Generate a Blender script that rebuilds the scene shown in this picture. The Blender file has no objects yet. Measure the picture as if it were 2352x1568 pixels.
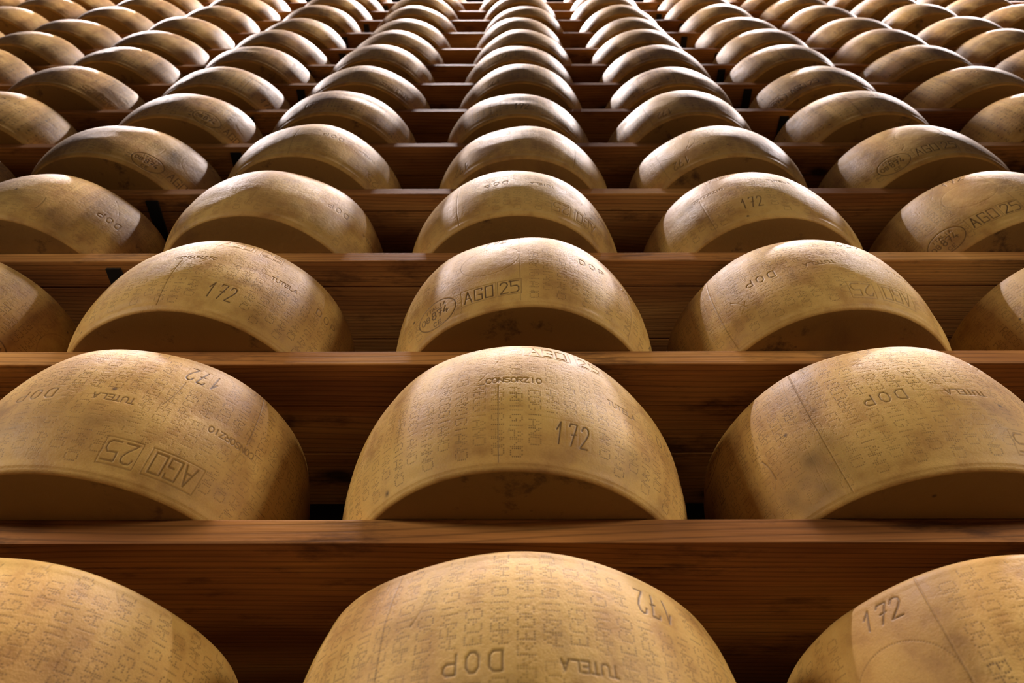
import bpy, math, random
import numpy as np
from mathutils import Matrix, Vector

# ------------------------------------------------------------------ camera, light, exposure
SC = bpy.context.scene
COL = SC.collection
PITCH = 0.97424                      # camera looks up along the face of the rack
cam_d = bpy.data.cameras.new('camera')
cam_d.sensor_width = 36.0
cam_d.lens = 36.0 * 1549.2 / 2352.0
cam_d.clip_start = 0.02
cam_d.dof.use_dof = True
cam_d.dof.focus_distance = 0.98
cam_d.dof.aperture_fstop = 6.5
cam = bpy.data.objects.new('camera', cam_d)
COL.objects.link(cam)
cam.matrix_world = (Matrix.Translation((0, -0.6236, 0)) @ Matrix.Rotation(math.pi/2 + PITCH, 4, 'X')
                    @ Matrix.Rotation(math.radians(-0.10), 4, 'Z'))
SC.camera = cam

SC.view_settings.view_transform = 'Standard'
SC.view_settings.look = 'None'
SC.view_settings.gamma = 1.0
SC.view_settings.use_curve_mapping = False
SC.view_settings.exposure = -0.18

world = bpy.data.worlds.new('world')
SC.world = world
world.use_nodes = True
bgn = world.node_tree.nodes['Background']
bgn.inputs[0].default_value = (0.055, 0.028, 0.030, 1)
bgn.inputs[1].default_value = 0.05

def area(name, loc, target, size, power, color, size_y=None):
    d = bpy.data.lights.new(name, 'AREA')
    d.energy = power
    d.color = color
    d.shape = 'RECTANGLE'
    d.size = size
    d.size_y = size_y or size
    o = bpy.data.objects.new(name, d)
    COL.objects.link(o)
    o.location = loc
    o.rotation_euler = (Vector(target) - Vector(loc)).to_track_quat('-Z', 'Y').to_euler()
    return o

# lamps of the aisle: a row of luminaires high under the ceiling, plus two added warm fills for the lower rows
for lx in (-4.0, -0.6, 2.3, 5.0):
    area('aisle_lamp', (lx, -0.52, 7.9), (lx, -0.30, 1.0), 1.1, 560, (1.0, 0.86, 0.84), 0.12)
for lx in (-2.0, 2.0):
    area('side_fill', (lx, -1.15, 0.92), (0.0, -0.1, 0.10), 0.35, 8.6, (1.0, 0.85, 0.64)).data.spread = math.radians(92)

# ------------------------------------------------------------------ rack dimensions (metres)
ROW_Z = [0.1935, 0.5434, 0.8908, 1.2411, 1.5901, 1.9448, 2.3014, 2.6583, 2.9776, 3.3055, 3.7034, 4.0785, 4.4017, 4.7557]
THICK = 0.035                        # board thickness
DEPTH = 0.318                        # board depth
PITCH_X = 0.529                      # wheel spacing
R_END, R_MID, H_W = 0.2173, 0.2395, 0.243
OVER = 0.0821                        # how far a wheel stands out over the board front

# ------------------------------------------------------------------ node helpers
def material(name):
    m = bpy.data.materials.new(name)
    m.use_nodes = True
    nt = m.node_tree
    return m, nt, nt.nodes['Principled BSDF']

def N(nt, typ, **kw):
    n = nt.nodes.new(typ)
    for k, v in kw.items():
        if k.startswith('i_'):
            key = k[2:]
            key = int(key) if key.isdigit() else key.replace('_', ' ')
            n.inputs[key].default_value = v
        else:
            setattr(n, k, v)
    return n

def L(nt, a, b):
    nt.links.new(a, b)

def ramp(nt, src, stops):
    r = nt.nodes.new('ShaderNodeValToRGB')
    els = r.color_ramp.elements
    while len(els) > 1:
        els.remove(els[-1])
    els[0].position = stops[0][0]
    els[0].color = stops[0][1]
    for p, c in stops[1:]:
        e = els.new(p)
        e.color = c
    L(nt, src, r.inputs[0])
    return r.outputs[0]

def g(v):
    return (v, v, v, 1)

def mixc(nt, fac, a, b, mode='MIX'):
    m = nt.nodes.new('ShaderNodeMix')
    m.data_type = 'RGBA'
    m.blend_type = mode
    if isinstance(fac, (int, float)):
        m.inputs[0].default_value = fac
    else:
        L(nt, fac, m.inputs[0])
    for s, i in ((a, 6), (b, 7)):
        if isinstance(s, tuple):
            m.inputs[i].default_value = s
        else:
            L(nt, s, m.inputs[i])
    return m.outputs[2]

def mth(nt, op, a, b=None, clamp=False):
    m = nt.nodes.new('ShaderNodeMath')
    m.operation = op
    m.use_clamp = clamp
    for s, i in ((a, 0), (b, 1)):
        if s is None:
            continue
        if isinstance(s, (int, float)):
            m.inputs[i].default_value = s
        else:
            L(nt, s, m.inputs[i])
    return m.outputs[0]

# ------------------------------------------------------------------ rind of the cheese
def make_rind():
    m, nt, b = material('cheese_rind')
    tc = N(nt, 'ShaderNodeTexCoord')
    info = N(nt, 'ShaderNodeObjectInfo')
    off = N(nt, 'ShaderNodeVectorMath', operation='SCALE')
    comb = N(nt, 'ShaderNodeCombineXYZ')
    L(nt, info.outputs['Random'], comb.inputs[0])
    L(nt, info.outputs['Random'], comb.inputs[1])
    L(nt, comb.outputs[0], off.inputs[0])
    off.inputs['Scale'].default_value = 37.0
    add = N(nt, 'ShaderNodeVectorMath', operation='ADD')
    L(nt, tc.outputs['Object'], add.inputs[0])
    L(nt, off.outputs[0], add.inputs[1])
    P = add.outputs[0]
    big = N(nt, 'ShaderNodeTexNoise', i_Scale=7.0, i_Detail=4.0, i_Roughness=0.55)
    L(nt, P, big.inputs['Vector'])
    mid = N(nt, 'ShaderNodeTexNoise', i_Scale=28.0, i_Detail=5.0, i_Roughness=0.65)
    L(nt, P, mid.inputs['Vector'])
    fine = N(nt, 'ShaderNodeTexNoise', i_Scale=420.0, i_Detail=3.0, i_Roughness=0.6)
    L(nt, P, fine.inputs['Vector'])
    base = ramp(nt, big.outputs[0], [(0.28, (0.46, 0.25, 0.075, 1)), (0.46, (0.60, 0.355, 0.100, 1)),
                                     (0.60, (0.70, 0.45, 0.135, 1)), (0.78, (0.60, 0.37, 0.11, 1))])
    c2 = mixc(nt, 0.55, base, ramp(nt, mid.outputs[0], [(0.30, (0.62, 0.50, 0.42, 1)), (0.50, (0.95, 0.92, 0.88, 1)),
                                                       (0.75, (1.0, 1.0, 1.0, 1))]), 'MULTIPLY')
    c3 = mixc(nt, 0.2, c2, ramp(nt, fine.outputs[0], [(0.30, (0.60, 0.52, 0.45, 1)), (0.55, (1, 1, 1, 1))]), 'MULTIPLY')
    # flat faces: underside shade put into a darker colour, blotched with dark mould stains
    at = N(nt, 'ShaderNodeAttribute', attribute_name='face_zone')
    blot = N(nt, 'ShaderNodeTexNoise', i_Scale=9.0, i_Detail=6.0, i_Roughness=0.7)
    L(nt, P, blot.inputs['Vector'])
    stain = ramp(nt, blot.outputs[0], [(0.57, g(0)), (0.65, g(0.75)), (0.8, g(0.95))])
    facec = mixc(nt, stain, (0.30, 0.165, 0.042, 1), (0.05, 0.020, 0.010, 1))
    c4 = mixc(nt, at.outputs['Fac'], c3, facec)
    # dirt patches on the side, only here and there
    pt = N(nt, 'ShaderNodeTexNoise', i_Scale=5.0, i_Detail=7.0, i_Roughness=0.62, i_Distortion=0.4)
    L(nt, P, pt.inputs['Vector'])
    dirt = ramp(nt, pt.outputs[0], [(0.56, g(0)), (0.72, g(0.65))])
    c5 = mixc(nt, dirt, c4, (0.13, 0.055, 0.022, 1))
    # pin holes
    vor = N(nt, 'ShaderNodeTexVoronoi', i_Scale=16.0)
    L(nt, P, vor.inputs['Vector'])
    pin = ramp(nt, vor.outputs['Distance'], [(0.030, g(0.8)), (0.06, g(0))])
    c6 = mixc(nt, pin, c5, (0.06, 0.028, 0.014, 1))
    # grime pressed into the stamped marks
    st = N(nt, 'ShaderNodeAttribute', attribute_name='stamp')
    fade = ramp(nt, mid.outputs[0], [(0.25, g(0.55)), (0.6, g(1.0))])
    sf = mth(nt, 'MULTIPLY', st.outputs['Fac'], fade, True)
    c7 = mixc(nt, sf, c6, (0.060, 0.024, 0.010, 1))
    L(nt, c7, b.inputs['Base Color'])
    rr = ramp(nt, mid.outputs[0], [(0.2, g(0.48)), (0.8, g(0.68))])
    L(nt, rr, b.inputs['Roughness'])
    b.inputs['Specular IOR Level'].default_value = 0.38
    b.inputs['Subsurface Weight'].default_value = 0.15
    b.inputs['Subsurface Radius'].default_value = (0.020, 0.009, 0.002)
    b.inputs['Subsurface Scale'].default_value = 0.5
    b.inputs['Sheen Weight'].default_value = 0.05
    # woven cloth print of the mould + fine rind
    uv = N(nt, 'ShaderNodeUVMap', uv_map='band')
    sx = N(nt, 'ShaderNodeSeparateXYZ')
    L(nt, uv.outputs[0], sx.inputs[0])
    a1 = mth(nt, 'ADD', sx.outputs[0], sx.outputs[1])
    a2 = mth(nt, 'SUBTRACT', sx.outputs[0], sx.outputs[1])
    w1 = mth(nt, 'SINE', mth(nt, 'MULTIPLY', a1, 2500.0))
    w2 = mth(nt, 'SINE', mth(nt, 'MULTIPLY', a2, 2500.0))
    wv = mth(nt, 'MULTIPLY', w1, w2)
    msk = ramp(nt, big.outputs[0], [(0.40, g(0.15)), (0.60, g(1))])
    wv = mth(nt, 'MULTIPLY', wv, msk)
    hsum = mth(nt, 'ADD', mth(nt, 'MULTIPLY', wv, 0.20), mth(nt, 'MULTIPLY', fine.outputs[0], 0.9))
    hsum = mth(nt, 'ADD', hsum, mth(nt, 'MULTIPLY', mid.outputs[0], 5.0))
    bp = N(nt, 'ShaderNodeBump', i_Strength=0.55, i_Distance=0.0005)
    L(nt, hsum, bp.inputs['Height'])
    L(nt, bp.outputs[0], b.inputs['Normal'])
    return m

def make_wood():
    m, nt, b = material('spruce_wood')
    tc = N(nt, 'ShaderNodeTexCoord')
    info = N(nt, 'ShaderNodeObjectInfo')
    comb = N(nt, 'ShaderNodeCombineXYZ')
    L(nt, mth(nt, 'MULTIPLY', info.outputs['Random'], 53.0), comb.inputs[0])
    L(nt, mth(nt, 'MULTIPLY', info.outputs['Random'], 7.0), comb.inputs[1])
    add = N(nt, 'ShaderNodeVectorMath', operation='ADD')
    L(nt, tc.outputs['Object'], add.inputs[0])
    L(nt, comb.outputs[0], add.inputs[1])
    def mapped(sx, sy, sz):
        mp = N(nt, 'ShaderNodeMapping')
        mp.inputs['Scale'].default_value = (sx, sy, sz)
        L(nt, add.outputs[0], mp.inputs['Vector'])
        return mp.outputs[0]
    # long growth rings bending slowly along the board
    slow = N(nt, 'ShaderNodeTexNoise', i_Scale=1.0, i_Detail=1.5, i_Roughness=0.4)
    L(nt, mapped(0.8, 4.0, 4.0), slow.inputs['Vector'])
    sp = N(nt, 'ShaderNodeSeparateXYZ')
    L(nt, add.outputs[0], sp.inputs[0])
    across = mth(nt, 'ADD', mth(nt, 'MULTIPLY', sp.outputs[1], 1.0), mth(nt, 'MULTIPLY', sp.outputs[2], 0.8))
    ringv = mth(nt, 'SINE', mth(nt, 'ADD', mth(nt, 'MULTIPLY', across, 700.0), mth(nt, 'MULTIPLY', slow.outputs[0], 60.0)))
    ring = ramp(nt, ringv, [(0.0, g(1.0)), (0.6, g(0.93)), (1.0, g(0.55))])
    fib = N(nt, 'ShaderNodeTexNoise', i_Scale=1.0, i_Detail=4.0, i_Roughness=0.6)
    L(nt, mapped(9.0, 420.0, 420.0), fib.inputs['Vector'])
    fibc = ramp(nt, fib.outputs[0], [(0.3, g(0.66)), (0.6, g(1.0))])
    tone = N(nt, 'ShaderNodeTexNoise', i_Scale=1.0, i_Detail=3.0, i_Roughness=0.5)
    L(nt, mapped(1.6, 9.0, 9.0), tone.inputs['Vector'])
    base = ramp(nt, tone.outputs[0], [(0.30, (0.28, 0.100, 0.030, 1)), (0.5, (0.54, 0.230, 0.062, 1)), (0.7, (0.80, 0.41, 0.12, 1))])
    c = mixc(nt, 0.75, base, ring, 'MULTIPLY')
    c = mixc(nt, 0.8, c, fibc, 'MULTIPLY')
    # dark damp stains and knots
    stn = N(nt, 'ShaderNodeTexNoise', i_Scale=1.0, i_Detail=7.0, i_Roughness=0.68)
    L(nt, mapped(5.0, 14.0, 26.0), stn.inputs['Vector'])
    sfac = ramp(nt, stn.outputs[0], [(0.54, g(0)), (0.68, g(0.75))])
    c = mixc(nt, sfac, c, (0.045, 0.015, 0.008, 1))
    vo = N(nt, 'ShaderNodeTexVoronoi', i_Scale=1.0)
    L(nt, mapped(3.1, 7.0, 7.0), vo.inputs['Vector'])
    kn = ramp(nt, vo.outputs['Distance'], [(0.055, g(0.9)), (0.10, g(0.35)), (0.15, g(0))])
    c = mixc(nt, kn, c, (0.05, 0.018, 0.010, 1))
    L(nt, c, b.inputs['Base Color'])
    b.inputs['Roughness'].default_value = 0.72
    b.inputs['Specular IOR Level'].default_value = 0.28
    hs = mth(nt, 'ADD', mth(nt, 'MULTIPLY', fib.outputs[0], 1.0), mth(nt, 'MULTIPLY', ring, 0.4))
    bp = N(nt, 'ShaderNodeBump', i_Strength=0.6, i_Distance=0.0009)
    L(nt, hs, bp.inputs['Height'])
    L(nt, bp.outputs[0], b.inputs['Normal'])
    return m

def make_plain(name, c1, c2, scale, rough):
    m, nt, b = material(name)
    tc = N(nt, 'ShaderNodeTexCoord')
    n = N(nt, 'ShaderNodeTexNoise', i_Scale=scale, i_Detail=5.0)
    L(nt, tc.outputs['Object'], n.inputs['Vector'])
    L(nt, ramp(nt, n.outputs[0], [(0.3, c1), (0.7, c2)]), b.inputs['Base Color'])
    b.inputs['Roughness'].default_value = rough
    return m

RIND = make_rind()
WOOD = make_wood()
STEEL = make_plain('black_painted_steel', (0.004, 0.004, 0.005, 1), (0.008, 0.008, 0.009, 1), 40, 0.6)
TILE = make_plain('floor_concrete', (0.012, 0.009, 0.007, 1), (0.02, 0.014, 0.010, 1), 6, 0.6)
OCHRE = make_plain('ochre_bounce', (0.012, 0.007, 0.005, 1), (0.018, 0.011, 0.007, 1), 2, 0.9)  # colour of the added bounce plane behind the camera
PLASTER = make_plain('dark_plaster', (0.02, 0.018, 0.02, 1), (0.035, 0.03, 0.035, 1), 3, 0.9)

# ------------------------------------------------------------------ stamp print: a 1508 x 243 mm band raster
MM = 0.5
W_MM, H_MM = 2 * math.pi * 240.0, H_W * 1000
NX, NY = int(round(W_MM / MM)), int(round(H_MM / MM))
deep = np.zeros((NY, NX), np.float32)       # pressed depth
dark = np.zeros((NY, NX), np.float32)       # grime in it

def splat(s, v, rad, dp, dk):
    n = int(math.ceil(rad * 1.6 / MM)) + 1
    cx, cy = s / MM, v / MM
    ix, iy = int(round(cx)), int(round(cy))
    ys = np.arange(iy - n, iy + n + 1)
    ys = ys[(ys >= 0) & (ys < NY)]
    if len(ys) == 0:
        return
    xs = np.arange(ix - n, ix + n + 1)
    dd = ((xs[None, :] - cx) ** 2 + (ys[:, None] - cy) ** 2) * MM * MM / (rad * rad)
    k = np.clip(1.25 - 0.95 * dd ** 1.0, 0, 1)
    xs = xs % NX
    sel = np.ix_(ys, xs)
    deep[sel] = np.maximum(deep[sel], k * dp)
    dark[sel] = np.maximum(dark[sel], k * dk)

def stroke(pts, rad, dp, dk, dotted=0):
    step = dotted or 0.6
    for (x0, y0), (x1, y1) in zip(pts[:-1], pts[1:]):
        n = max(1, int(math.hypot(x1 - x0, y1 - y0) / step))
        for i in range(n + 1):
            t = i / n
            splat(x0 + (x1 - x0) * t, y0 + (y1 - y0) * t, rad, dp, dk)

DOT = {'P': ['11110', '10001', '10001', '11110', '10000', '10000', '10000'],
       'A': ['00100', '01010', '01010', '10001', '11111', '10001', '10001'],
       'R': ['11110', '10001', '10001', '11110', '10100', '10010', '10001'],
       'M': ['10001', '11011', '10101', '10101', '10001', '10001', '10001'],
       'I': ['1', '1', '1', '1', '1', '1', '1'],
       'G': ['01110', '10001', '10000', '10011', '10001', '10001', '01110'],
       'N': ['10001', '11001', '11001', '10101', '10011', '10011', '10001'],
       'O': ['01110', '10001', '10001', '10001', '10001', '10001', '01110'],
       'E': ['1111', '1000', '1000', '1110', '1000', '1000', '1111']}
STK = {'D': [[(0, 0), (0, 1), (.7, 1), (1, .8), (1, .2), (.7, 0), (0, 0)]],
       'O': [[(.3, 0), (0, .25), (0, .75), (.3, 1), (.7, 1), (1, .75), (1, .25), (.7, 0), (.3, 0)]],
       'P': [[(0, 0), (0, 1), (.75, 1), (1, .85), (1, .6), (.75, .45), (0, .45)]],
       'C': [[(1, .82), (.75, 1), (.25, 1), (0, .75), (0, .25), (.25, 0), (.75, 0), (1, .18)]],
       'N': [[(0, 0), (0, 1), (1, 0), (1, 1)]],
       'S': [[(1, .85), (.75, 1), (.25, 1), (0, .8), (.1, .58), (.9, .42), (1, .2), (.75, 0), (.25, 0), (0, .15)]],
       'R': [[(0, 0), (0, 1), (.75, 1), (1, .85), (1, .62), (.75, .48), (0, .48)], [(.5, .48), (1, 0)]],
       'Z': [[(0, 1), (1, 1), (0, 0), (1, 0)]],
       'I': [[(.5, 0), (.5, 1)]],
       'T': [[(0, 1), (1, 1)], [(.5, 1), (.5, 0)]],
       'U': [[(0, 1), (0, .2), (.25, 0), (.75, 0), (1, .2), (1, 1)]],
       'E': [[(1, 1), (0, 1), (0, 0), (1, 0)], [(0, .5), (.8, .5)]],
       'L': [[(0, 1), (0, 0), (1, 0)]],
       'A': [[(0, 0), (.5, 1), (1, 0)], [(.2, .38), (.8, .38)]],
       'G': [[(1, .8), (1, 1), (0, 1), (0, 0), (1, 0), (1, .45), (.5, .45)]],
       'Q': [[(0, 0), (0, 1), (1, 1), (1, 0), (0, 0)]],
       '1': [[(.05, .62), (.5, 1), (.5, 0)]],
       '7': [[(0, .86), (.1, 1), (1, 1), (.45, 0)], [(.35, .48), (.95, .52)]],
       '2': [[(0, .78), (.15, .97), (.5, 1), (.85, .92), (.95, .7), (.7, .45), (0, 0), (1, 0)]],
       '5': [[(1, 1), (0, 1), (0, .55), (.75, .58), (1, .42), (1, .15), (.75, 0), (0, 0)]],
       '8': [[(.3, .5), (.05, .7), (.25, 1), (.75, 1), (.95, .7), (.7, .5), (.3, .5), (0, .28), (.25, 0), (.75, 0), (1, .28), (.7, .5)]],
       '0': [[(.3, 0), (0, .25), (0, .75), (.3, 1), (.7, 1), (1, .75), (1, .25), (.7, 0), (.3, 0)]],
       '4': [[(.7, 0), (.7, .45)], [(.55, 1), (0, .3), (1, .3)]]}

def word(txt, s, v, cw, ch, gap, rad, dp, dk, slant=0.0, rot=0.0):
    """lettering centred on s, v (mm)"""
    total = len(txt) * cw + (len(txt) - 1) * gap
    x = -total / 2
    ca, sa = math.cos(rot), math.sin(rot)
    for c in txt:
        if c in STK:
            for poly in STK[c]:
                pts = []
                for px, py in poly:
                    X = x + px * cw + (py - .5) * ch * slant
                    Y = (py - .5) * ch
                    pts.append((s + X * ca - Y * sa, v + X * sa + Y * ca))
                stroke(pts, rad, dp, dk)
        x += cw + gap

def ellipse(s, v, a, b, rad, dp, dk, dotted=0):
    n = 48
    if dotted:
        n = int(math.pi * (a + b) / dotted)
        for i in range(n):
            t = 2 * math.pi * i / n
            splat(s + a * math.cos(t), v + b * math.sin(t), rad, dp, dk)
    else:
        stroke([(s + a * math.cos(2 * math.pi * i / n), v + b * math.sin(2 * math.pi * i / n)) for i in range(n + 1)], rad, dp, dk)

def rect(s, v, w, h, rad, dp, dk):
    a, b = w / 2, h / 2
    stroke([(s - a, v - b), (s + a, v - b), (s + a, v + b), (s - a, v + b), (s - a, v - b)], rad, dp, dk)

def build_print():
    rnd = random.Random(4)
    blocks = []                     # (s0, s1, v0, v1) no dotted letters here
    for c0 in (0.0, 930.0):
        blocks += [(c0 - 37, c0 + 37, 123, 143), (c0 + 38, c0 + 103, 0, 72), (c0 + 10, c0 + 130, 190, 243),
                   (c0 + 124, c0 + 182, 123, 143), (c0 + 218, c0 + 282, 118, 144)]
    blocks += [(592, 703, 0, 243), (503, 588, 0, 70), (795, 860, 118, 144)]
    ncol = 67
    for ci in range(ncol):
        s = ci * W_MM / ncol + 3
        jit = rnd.uniform(-.9, .9)
        odd = ci % 2
        for half in (0, 1):
            w = 'PARMIGIANO' if (odd == 0) else 'REGGIANO'
            start = 15 if odd == 0 else 31
            if half == 1:
                w = 'REGGIANO' if odd == 0 else 'PARMIGIANO'
                start = 29 if odd == 0 else 15
            start += jit * 2
            pitch = 12.3 if len(w) == 8 else 11.6
            n = len(w)
            for li, ch in enumerate(w):
                vc = start + (n - 1 - li) * pitch + 5.0      # centre of the letter, reading towards the edge
                if half == 0 and vc > 124:
                    continue
                vv = vc if half == 0 else H_MM - vc
                if half == 1 and vv < 124:
                    continue
                if any(b[0] < s < b[1] and b[2] - 5 < vv < b[3] + 5 for b in blocks):
                    continue
                rows = DOT[ch]
                nw = len(rows[0])
                wear = rnd.uniform(.35, 1.0)
                tone = 1.0 if vv < 124 else 0.7
                for ry, line in enumerate(rows):
                    for rx, q in enumerate(line):
                        if q != '1' or rnd.random() < 0.04:
                            continue
                        lx = (rx - (nw - 1) / 2) * 2.35      # along reading direction
                        ly = (3 - ry) * 2.35                 # letter up
                        # lower half reads downwards: reading dir = -v, letter up = +s
                        if half == 0:
                            ss, vd = s + ly, vc - lx
                        else:
                            ss, vd = s - ly, H_MM - vc + lx
                        splat(ss, vd, 0.64, 0.40 + .25 * wear, (0.95 + .85 * wear) * tone)
    for c0 in (0.0, 930.0):
        word('CONSORZIO', c0, 132, 6.0, 9.5, 1.9, 0.9, .9, .75)
        word('TUTELA', c0 + 153, 133, 6.4, 9.5, 2.2, 0.9, .9, .8)
        word('DOP', c0 + 250, 130, 10.5, 17, 9.0, 1.2, 1.0, .7)
        word('172', c0 + 72, 50, 9.5, 31, 6.5, 1.2, 1.2, .95, 0.10)
        for k in (-16.5, 0, 16.5):
            rect(c0 + 72 + k, 50, 15.6, 36, 0.6, .25, .06)
        rect(c0 + 66, 50, 64, 38, 0.7, .22, .05)
        word('AQ', c0 + 32, 208, 1, 1, 1, .1, 0, 0)
        for t, ds in (('A', -37), ('G', -18), ('Q', 1)):
            word(t, c0 + 65 + ds, 207, 14, 25, 0, 1.25, 1.1, .55)
        rect(c0 + 46, 207, 66, 34, 0.9, .6, .35)
        for t, ds in (('2', 36), ('5', 56)):
            word(t, c0 + 65 + ds, 207, 14, 25, 0, 1.25, 1.1, .55)
        rect(c0 + 111, 207, 42, 34, 0.9, .6, .35)
    for t, ds in (('A', -37), ('G', -18), ('Q', 1), ('2', 27), ('5', 45)):
        word(t, 650 + ds - 4, 40, 13, 25, 0, 1.3, 1.2, .95)
    rect(628, 40, 62, 33, 0.8, .6, .40)
    rect(682, 40, 40, 32, 0.9, .8, .50)
    word('172', 655, 210, 11, 24, 5, 1.3, 1.1, .7, 0.15)
    ellipse(648, 128, 52, 47, 0.85, .8, .65, 2.6)
    stroke([(700, 10), (700, 235)], 0.8, .8, .35)
    stroke([(-19, 8), (-19, 122)], 0.9, 1.2, .45)
    stroke([(340, 6), (340, 238)], 0.9, 1.1, .45)
    stroke([(352, 20), (366, 225)], 0.6, .4, .2)
    stroke([(911, 8), (911, 238)], 0.9, 1.1, .45)
    # approval oval
    ellipse(545, 38, 41, 27, 1.1, 1.2, .9)
    word('ITALIA', 545, 52, 5.4, 7, 2.2, 0.85, 1, .9)
    word('08', 521, 37, 8, 11, 3, 1.1, 1.1, .9)
    word('874', 553, 37, 9, 15, 3.5, 1.25, 1.2, .95)
    word('CE', 545, 19, 6, 7, 4, 0.9, 1, .9)
    word('DOP', 827, 130, 10.5, 17, 9.0, 1.2, 1.0, .75)
    # smoothing of half a millimetre
    for a in (deep, dark):
        a[:] = (a * 3 + np.roll(a, 1, 1) + np.roll(a, -1, 1)) / 5
        b = a.copy()
        b[1:-1] = (a[1:-1] * 3 + a[:-2] + a[2:]) / 5
        a[:] = b
build_print()

def bil(img, s_mm, v_mm):
    x = (s_mm / MM) % NX
    y = np.clip(v_mm / MM, 0, NY - 1.001)
    x0 = np.floor(x).astype(int) % NX
    y0 = np.floor(y).astype(int)
    fx = x - np.floor(x)
    fy = y - y0
    x1 = (x0 + 1) % NX
    y1 = np.minimum(y0 + 1, NY - 1)
    return (img[y0, x0] * (1 - fx) * (1 - fy) + img[y0, x1] * fx * (1 - fy)
            + img[y1, x0] * (1 - fx) * fy + img[y1, x1] * fx * fy)

# ------------------------------------------------------------------ one wheel of cheese as a mesh
def profile(n_side, seed):
    """(radius, height, band height or nan, is_face) from the middle of the underside to the middle of the top"""
    rs = np.random.RandomState(seed)
    pts = []
    rc = 0.0065
    t_b = rc / H_W
    r_b = R_MID - (R_MID - R_END) * abs(2 * t_b - 1) ** 2.4 - 0.001
    nf = 14
    for i in range(1, nf):
        t = (i / (nf - 1)) ** 0.7
        rr = (r_b - rc) * t
        sag = 0.0 if t < .86 else 0.0012 * ((t - .86) / .14) ** 2
        pts.append((rr, 0.0 + sag * 0, 1))
    for i in range(1, 7):                       # lower edge: a tight rounded lip
        a = math.pi / 2 * i / 7
        pts.append((r_b - rc + rc * math.sin(a), rc - rc * math.cos(a), 0.0))
    rt = 0.019
    zs = np.linspace(rc, H_W - rt, n_side)
    for z in zs:
        t = z / H_W
        r = R_MID - (R_MID - R_END) * abs(2 * t - 1) ** 2.4
        lip = 0.0005 * math.exp(-((z - 0.0075) / 0.004) ** 2) - 0.0005 * math.exp(-((z - 0.016) / 0.0055) ** 2)
        pts.append((r + lip, z, 0.0))
    t = 1 - rt / H_W
    r0 = R_MID - (R_MID - R_END) * abs(2 * t - 1) ** 2.4
    for i in range(1, 10):                      # upper edge: a softer shoulder
        a = math.pi / 2 * i / 9
        pts.append((r0 - rt + rt * math.cos(a) - 0.002 * math.sin(a), H_W - rt + rt * math.sin(a), 0.0))
    for i in range(1, 9):
        tt = 1 - i / 9
        pts.append(((r0 - rt - .002) * tt + 0.004, H_W, 0.6))
    return np.array(pts)

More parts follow.
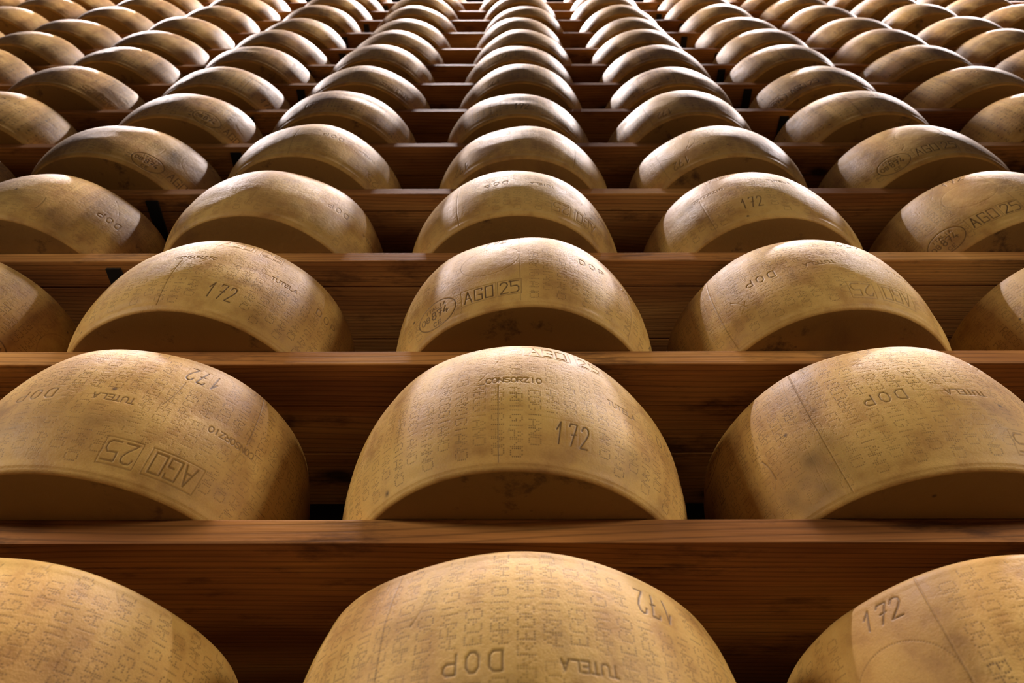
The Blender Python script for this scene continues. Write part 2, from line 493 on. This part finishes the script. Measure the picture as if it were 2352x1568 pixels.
def wheel_mesh(name, step, span_deg, flip, s0, seed, stamp_gain=1.0, blobs=()):
    """step: grid in mm on the printed front; span_deg: half width of the fine zone"""
    rs = np.random.RandomState(seed)
    n_side = max(24, int(round(216 / step)))
    pr = profile(n_side, seed)
    fine = np.radians(span_deg)
    if span_deg >= 180:
        ang = np.linspace(-math.pi, math.pi, int(round(1508 / step)), endpoint=False)
    else:
        nfine = int(round(2 * fine * 240 / step))
        f_ = np.linspace(-fine, fine, nfine)
        c_ = np.linspace(fine, 2 * math.pi - fine, int((360 - 2 * span_deg) / 2.2) + 2)[1:-1]
        ang = np.concatenate([f_, c_])
    na, npf = len(ang), len(pr)
    A = ang[:, None]
    r = np.repeat(pr[None, :, 0], na, 0)
    z = np.repeat(pr[None, :, 1], na, 0)
    face = np.repeat(pr[None, :, 2], na, 0)
    tz = z / H_W
    # the wheel is hand made: slightly out of round, leaning shoulders, shallow hollows
    und = np.zeros_like(r)
    for k, amp in ((2, .0022), (3, .0016), (5, .0011), (7, .0007)):
        p0, p1 = rs.uniform(0, 6.28, 2)
        q = rs.uniform(-1, 1)
        und += amp * np.cos(k * A + p0 + q * tz * 2) * (0.6 + .8 * tz)
    for k in range(5):
        ac, zc = rs.uniform(-1.4, 1.4), rs.uniform(.1, .95) * H_W
        wa, wz = rs.uniform(.12, .35), rs.uniform(.02, .05)
        da = (A - ac + math.pi) % (2 * math.pi) - math.pi
        und += rs.uniform(-.0028, .0016) * np.exp(-(da / wa) ** 2 - ((z - zc) / wz) ** 2)
    side = (face == 0) & (z > 0.004)
    rr = r + und * np.clip(r / R_END, 0, 1) ** 4
    # shoulder height differs round the rim
    zt = 0.0016 * np.cos(2 * A + rs.uniform(0, 6)) + .0012 * np.cos(5 * A + rs.uniform(0, 6))
    z2 = z + np.where(z > H_W * .8, (z - H_W * .8) / (H_W * .2), 0) * (zt - .003)
    arc = A * 240.0
    vmm = z * 1000
    smm = (s0 - arc) if flip else (s0 + arc)
    vv = (H_MM - vmm) if flip else vmm
    smm = smm + 0 * vv
    vv = vv + 0 * smm
    inside = np.clip((z - 0.004) / .004, 0, 1) * np.clip((H_W - 0.004 - z) / .004, 0, 1) * (face == 0)
    if step < 3:
        dp = bil(deep, smm, vv) * inside
        dk = bil(dark, smm, vv) * inside * stamp_gain
    else:
        dp = np.zeros_like(r)
        dk = (bil(dark, smm, vv) + bil(dark, smm + 1, vv + 1) + bil(dark, smm - 1, vv - 1)) / 3 * inside * stamp_gain
    if step < 1.5:
        for q in range(4):                       # cuts and scrapes in the rind
            a0, v0 = rs.uniform(-260, 260), rs.uniform(10, 225)
            th, ln = rs.uniform(.9, 2.2), rs.uniform(14, 60)
            ux, uy = math.cos(th), math.sin(th)
            tt_ = np.clip((arc - a0) * ux + (vmm - v0) * uy, 0, ln)
            bend = 2.5 * np.sin(tt_ / ln * 3.1)
            d2 = (arc - a0 - tt_ * ux - bend) ** 2 + (vmm - v0 - tt_ * uy) ** 2
            kk = np.exp(-d2 / (0.75 + .5 * rs.rand()) ** 2)
            dp = np.maximum(dp, kk * .8 * inside)
            dk = np.maximum(dk, kk * rs.uniform(.2, .8) * inside)
        for (ba, bv, wa_, wv_, amt) in blobs:    # mould and dirt stains
            ph = rs.uniform(0, 6, 4)
            mott = 0.62 + .2 * np.sin(arc / 7.0 + ph[0] + vmm / 11) + .18 * np.sin(vmm / 6.0 + ph[1] - arc / 13)
            dk = np.maximum(dk, np.clip(amt * mott * np.exp(-((arc - ba) / wa_) ** 2 - ((vmm - bv) / wv_) ** 2), 0, 1))
    wearn = 0.75 + 0.25 * np.cos(3 * A + rs.uniform(0, 6)) * np.cos(2 * tz * 3 + rs.uniform(0, 6))
    rr = rr - dp * 0.00085 * wearn
    X = rr * np.sin(A)
    Yc = -rr * np.cos(A)
    co = np.stack([X, Yc, z2], -1).reshape(-1, 3)
    # two poles
    nv = na * npf
    co = np.vstack([co, [[0, 0, 0], [0, 0, float(z2[:, -1].mean())]]]).astype(np.float32)
    i = np.arange(na)
    j = np.arange(npf - 1)
    I, J = np.meshgrid(i, j, indexing='ij')
    I2 = (I + 1) % na
    quads = np.stack([I * npf + J, I2 * npf + J, I2 * npf + J + 1, I * npf + J + 1], -1).reshape(-1, 4)
    i2 = (i + 1) % na
    t0 = np.stack([np.full(na, nv), i2 * npf, i * npf], -1)
    t1 = np.stack([np.full(na, nv + 1), i * npf + npf - 1, i2 * npf + npf - 1], -1)
    nq, nt = len(quads), 2 * na
    me = bpy.data.meshes.new(name)
    me.vertices.add(len(co))
    me.vertices.foreach_set('co', co.ravel())
    loops = np.concatenate([quads.ravel(), t0.ravel(), t1.ravel()]).astype(np.int32)
    me.loops.add(len(loops))
    me.loops.foreach_set('vertex_index', loops)
    starts = np.concatenate([np.arange(nq) * 4, nq * 4 + np.arange(nt) * 3]).astype(np.int32)
    me.polygons.add(nq + nt)
    me.polygons.foreach_set('loop_start', starts)
    me.polygons.foreach_set('use_smooth', np.ones(nq + nt, bool))
    me.update(calc_edges=True)
    a = me.attributes.new('stamp', 'FLOAT', 'POINT')
    a.data.foreach_set('value', np.concatenate([dk.ravel(), [0, 0]]).astype(np.float32))
    a = me.attributes.new('face_zone', 'FLOAT', 'POINT')
    fz = np.clip(face, 0, 1) * np.clip((R_END - .004 - r) / .012, 0, 1) if False else face
    a.data.foreach_set('value', np.concatenate([fz.ravel(), [1, .6]]).astype(np.float32))
    uv = me.uv_layers.new(name='band')
    uvv = np.stack([np.repeat(arc / 1000, npf, 1), vmm / 1000], -1).reshape(-1, 2)
    uvv = np.vstack([uvv, [[0, 0], [0, 0]]]).astype(np.float32)
    uv.data.foreach_set('uv', uvv[loops].ravel())
    me.materials.append(RIND)
    return me

def tag(o, label=None, cat=None, group=None, kind=None):
    for k, v in (('label', label), ('category', cat), ('group', group), ('kind', kind)):
        if v:
            o[k] = v
    return o

# ------------------------------------------------------------------ boxes with bevels, for boards, posts, room
def bevel_box(parts, name, m, bev=0.002):
    """parts: list of (x0,x1,y0,y1,z0,z1); one mesh"""
    import bmesh
    bm = bmesh.new()
    for (x0, x1, y0, y1, z0, z1) in parts:
        vs = [bm.verts.new((x, y, z)) for x in (x0, x1) for y in (y0, y1) for z in (z0, z1)]
        f = [(0, 1, 3, 2), (4, 6, 7, 5), (0, 4, 5, 1), (2, 3, 7, 6), (0, 2, 6, 4), (1, 5, 7, 3)]
        fs = [bm.faces.new([vs[i] for i in q]) for q in f]
        if bev:
            es = list({e for q in fs for e in q.edges})
            bmesh.ops.bevel(bm, geom=es, offset=bev, segments=2, affect='EDGES', profile=.6)
    bmesh.ops.recalc_face_normals(bm, faces=bm.faces[:])
    me = bpy.data.meshes.new(name)
    bm.to_mesh(me)
    bm.free()
    me.materials.append(m)
    o = bpy.data.objects.new(name, me)
    COL.objects.link(o)
    return o

# ------------------------------------------------------------------ the room
X0, X1 = -5.9, 5.9
FLOOR = -1.05
CEIL = 9.6
tag(bevel_box([(X0, X1, -2.1, 1.0, FLOOR - .1, FLOOR)], 'floor', TILE, 0), kind='structure')
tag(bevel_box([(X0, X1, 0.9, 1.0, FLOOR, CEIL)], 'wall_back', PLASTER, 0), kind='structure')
tag(bevel_box([(X0, X1, -2.1, 1.0, CEIL, CEIL + .1)], 'ceiling', PLASTER, 0), kind='structure')

tag(bevel_box([(X0, X1, -2.1, -2.0, FLOOR, CEIL)], 'bounce_wall', OCHRE, 0), kind='structure')  # unseen plane added for warm bounce, in place of an opposite rack

# ------------------------------------------------------------------ shelves
ORD = ['lowest', 'second', 'third', 'fourth', 'fifth', 'sixth', 'seventh', 'eighth', 'ninth', 'tenth',
       'eleventh', 'twelfth', 'thirteenth', 'fourteenth']
LOOK = {1: 'orange-brown shelf board with worn streaky front edge',
        2: 'shelf board with dark blotches along its edge',
        3: 'brown shelf board with dark knot near the middle'}
RX = (-4.6, 4.9)
for k, z in enumerate(ROW_Z):
    rs = random.Random(100 + k)
    y1 = [0.045, 0.086, 0.072, 0.060][k % 4] if k != 2 else 0.086
    if k == 1:
        y1 = 0.045
    y2 = y1 + rs.uniform(.10, .13)
    b = bevel_box([(RX[0], RX[1], 0.0, y1 - .0006, z - THICK, z),
                   (RX[0], RX[1], y1 + .0006, y2 - .0006, z - THICK + rs.uniform(0, .0012), z),
                   (RX[0], RX[1], y2 + .0006, DEPTH, z - THICK + rs.uniform(0, .0012), z)], 'shelf_board', WOOD, 0.0022)
    lab = LOOK.get(k, 'brown spruce shelf board')
    tag(b, '%s, under the %s row of cheese wheels' % (lab, ORD[k]), 'shelf',
        'shelf boards of the rack')

# ------------------------------------------------------------------ posts with the black brackets that carry the boards
BR = {-1: {3: -1.626, 4: -1.782, 5: -1.611, 6: -1.766, 7: -1.608, 8: -1.719, 9: -1.563, 10: -1.71},
      1: {0: 2.2, 1: 2.2, 2: 2.2, 3: 2.2, 4: 2.2, 5: 2.2, 6: 1.835, 7: 1.802}}
S0 = 0.4919
def post(cx, side, label):
    e = bpy.data.objects.new('rack_post', None)
    COL.objects.link(e)
    e.location = (cx, 0.395, FLOOR)
    tag(e, label, 'rack post', 'upright posts behind the cheese wheels')
    p = bevel_box([(-.03, .03, 0.018, .078, 0, ROW_Z[-1] + .35 - FLOOR)], 'upright', STEEL, .002)
    p.parent = e
    for k, z in enumerate(ROW_Z):
        x = BR.get(side, {}).get(k)
        x = x * S0 - cx if x is not None else (-.035 if k % 2 == 0 else .035)
        lo, hi = min(x - .015, -.02), max(x + .015, .02)
        zz = z - THICK - .0015 - FLOOR
        q = bevel_box([(x - .015, x + .015, 0.014 - .395, .0, zz - .005, zz),
                       (lo, hi, -.006, .018, zz - .03, zz)], 'bracket', STEEL, .001)
        q.parent = e
for cx, side, lab in ((-.832, -1, 'black steel post behind the rack, left of the centre column'),
                      (.905, 1, 'black steel post behind the rack, right of the centre column'),
                      (-2.56, 0, 'black steel post far left behind the rack'),
                      (2.64, 0, 'black steel post far right behind the rack'),
                      (-4.3, 0, 'outermost black steel post at the left end of the rack'),
                      (4.4, 0, 'outermost black steel post at the right end of the rack')):
    post(cx, side, lab)

# ------------------------------------------------------------------ wheels
# measured offsets (in units of S0, relative to the column number)
DX = {0: {-1: -.10, 0: .01, 1: .09},
      1: {-1: -.103, 0: .004, 1: .080},
      2: {-2: -.198, -1: -.106, 0: .042, 1: .094, 2: .248},
      3: {-2: -.127, -1: -.082, 0: .014, 1: .104, 2: .204},
      4: {-3: -.254, -2: -.088, -1: -.076, 0: .058, 1: .123, 2: .204, 3: .337},
      5: {-3: -.237, -2: -.044, -1: -.068, 0: .041, 1: .073, 2: .174, 3: .354},
      6: {-4: -.260, -3: -.140, -2: -.075, -1: -.049, 0: .058, 1: .133, 2: .196, 3: .311},
      7: {-4: -.309, -3: -.117, -2: -.054, -1: -.065, 0: .062, 1: .169, 2: .205, 3: .285},
      8: {-4: -.235, -3: -.139, -2: -.072, -1: -.027, 0: .096, 1: .148, 2: .246, 3: .302},
      9: {-4: -.215, -3: -.130, -2: -.046, -1: -.012, 0: .083, 1: .157, 2: .223, 3: .302},
      10: {-4: -.216, -3: -.137, -2: -.057, -1: -.024, 0: .137, 1: .155, 2: .227, 3: .309},
      11: {-4: -.215, -3: -.122, -2: -.044, -1: -.044, 0: .104, 1: .120, 2: .202, 3: .328},
      12: {-2: -.023, -1: -.016, 1: .152, 2: .247}, 13: {-2: -.013, -1: -.017}}
# (flip, print position at the very front)
PRINT = {(1, 0): (0, 0), (2, 0): (0, 708), (1, -1): (1, 202), (0, 0): (1, 212), (1, 1): (1, 182), (0, 1): (0, 850),
         (0, -1): (1, 1400), (2, -1): (0, -10), (2, 1): (1, 126), (3, 0): (1, 210), (3, 1): (0, 130), (3, -1): (1, -150),
         (3, 2): (0, 762), (4, 0): (1, 480), (4, 1): (1, 505), (2, -2): (0, 300), (2, 2): (0, 800), (3, -2): (1, 1380),
         (4, 2): (0, 700), (4, -1): (1, 330), (4, -2): (0, 400)}
NC = {0: (1, 1), 1: (2, 2), 2: (2, 2), 3: (3, 3), 4: (3, 3), 5: (4, 4), 6: (4, 4), 7: (5, 5), 8: (5, 5),
      9: (6, 6), 10: (6, 6), 11: (7, 7), 12: (7, 5), 13: (7, 5)}
COLN = {0: 'in the centre column', -1: 'first column left of centre', 1: 'first column right of centre'}
NUMW = ['', 'first', 'second', 'third', 'fourth', 'fifth', 'sixth', 'seventh']
SPECIAL = {(1, 0): 'golden cheese wheel with upright 172 low on its front, second row, centre column',
           (1, -1): 'cheese wheel with upside-down boxed AGO 25, second row, left of centre',
           (1, 1): 'cheese wheel with stained left side and upside-down DOP, second row, right of centre',
           (2, 0): 'cheese wheel with upright boxed AGO 25 and oval stamp, third row, centre',
           (2, -1): 'cheese wheel with 172 low and TUTELA at right, third row, left of centre',
           (2, 1): 'cheese wheel with upside-down DOP and AGO 25, third row, right of centre',
           (0, 0): 'large blurred cheese wheel with upside-down DOP, bottom row, centre',
           (0, 1): 'large blurred cheese wheel with upright 172, bottom row, right corner',
           (0, -1): 'large blurred cheese wheel without 172, bottom row, left corner'}
BLOBS = {(1, 1): [(-180, 60, 34, 34, .62), (-205, 25, 50, 30, .6), (-150, 128, 3.0, 4.0, 1.7), (-60, 112, 30, 12, .35)],
         (1, 0): [(-178, 14, 4, 4, 1.2), (-215, 95, 22, 40, .35)], (1, -1): [(-120, 95, 60, 22, .40), (60, 75, 50, 16, .35)],
         (2, 0): [(-215, 90, 30, 50, .35)], (2, -1): [(-60, 100, 70, 30, .35)], (2, 1): [(30, 110, 70, 18, .30)],
         (3, 0): [(-190, 70, 40, 40, .4)], (3, 1): [(-170, 110, 60, 45, .55)], (3, -1): [(120, 60, 60, 40, .4)],
         (3, -2): [(40, 80, 80, 40, .35)], (3, 2): [(-90, 120, 40, 30, .3)], (4, -2): [(170, 110, 22, 30, .8)]}
rng = random.Random(11)
pool_mid = [wheel_mesh('cheese_wheel', 2.0, 100, i % 2, 170 * i + 60, 300 + i, 1.15) for i in range(7)]
pool_far = [wheel_mesh('cheese_wheel', 4.5, 180, i % 2, 290 * i, 400 + i, .8) for i in range(6)]
for k, z in enumerate(ROW_Z):
    lo, hi = NC[k]
    for c in range(-lo, hi + 1):
        dx = DX.get(k, {}).get(c)
        if dx is None:
            dx = 0.075 * c + 0.04 + rng.uniform(-.015, .015)
        x = (c + dx) * S0
        if k <= 4 and ((k, c) in PRINT):
            fl, s0 = PRINT[(k, c)]
            step = 0.62 if k in (1, 2) else 0.9 if k == 0 else 1.1
            me = wheel_mesh('cheese_wheel', step, 88, fl, s0, 1000 + k * 20 + c, 1.0, BLOBS.get((k, c), ()))
            rot = 0.0
        elif k <= 7:
            me = pool_mid[rng.randrange(7)]
            rot = rng.uniform(-.25, .25)
        else:
            me = pool_far[rng.randrange(6)]
            rot = rng.uniform(0, 6.28)
        o = bpy.data.objects.new('cheese_wheel', me)
        COL.objects.link(o)
        o.location = (x, R_END - OVER + rng.uniform(-.004, .004), z + .0003)
        o.rotation_euler = (0, 0, rot)
        rowt = ('in the bottom row' if k == 0 else '%s row from the bottom' % ORD[k])
        colt = COLN.get(c) or '%s column %s of centre' % (NUMW[abs(c)], 'left' if c < 0 else 'right')
        if (k, c) in SPECIAL:
            lab = SPECIAL[(k, c)]
        else:
            lab = 'pale golden cheese wheel, %s, %s' % (rowt, colt)
        tag(o, lab, 'cheese', 'cheese wheels on the rack shelves')
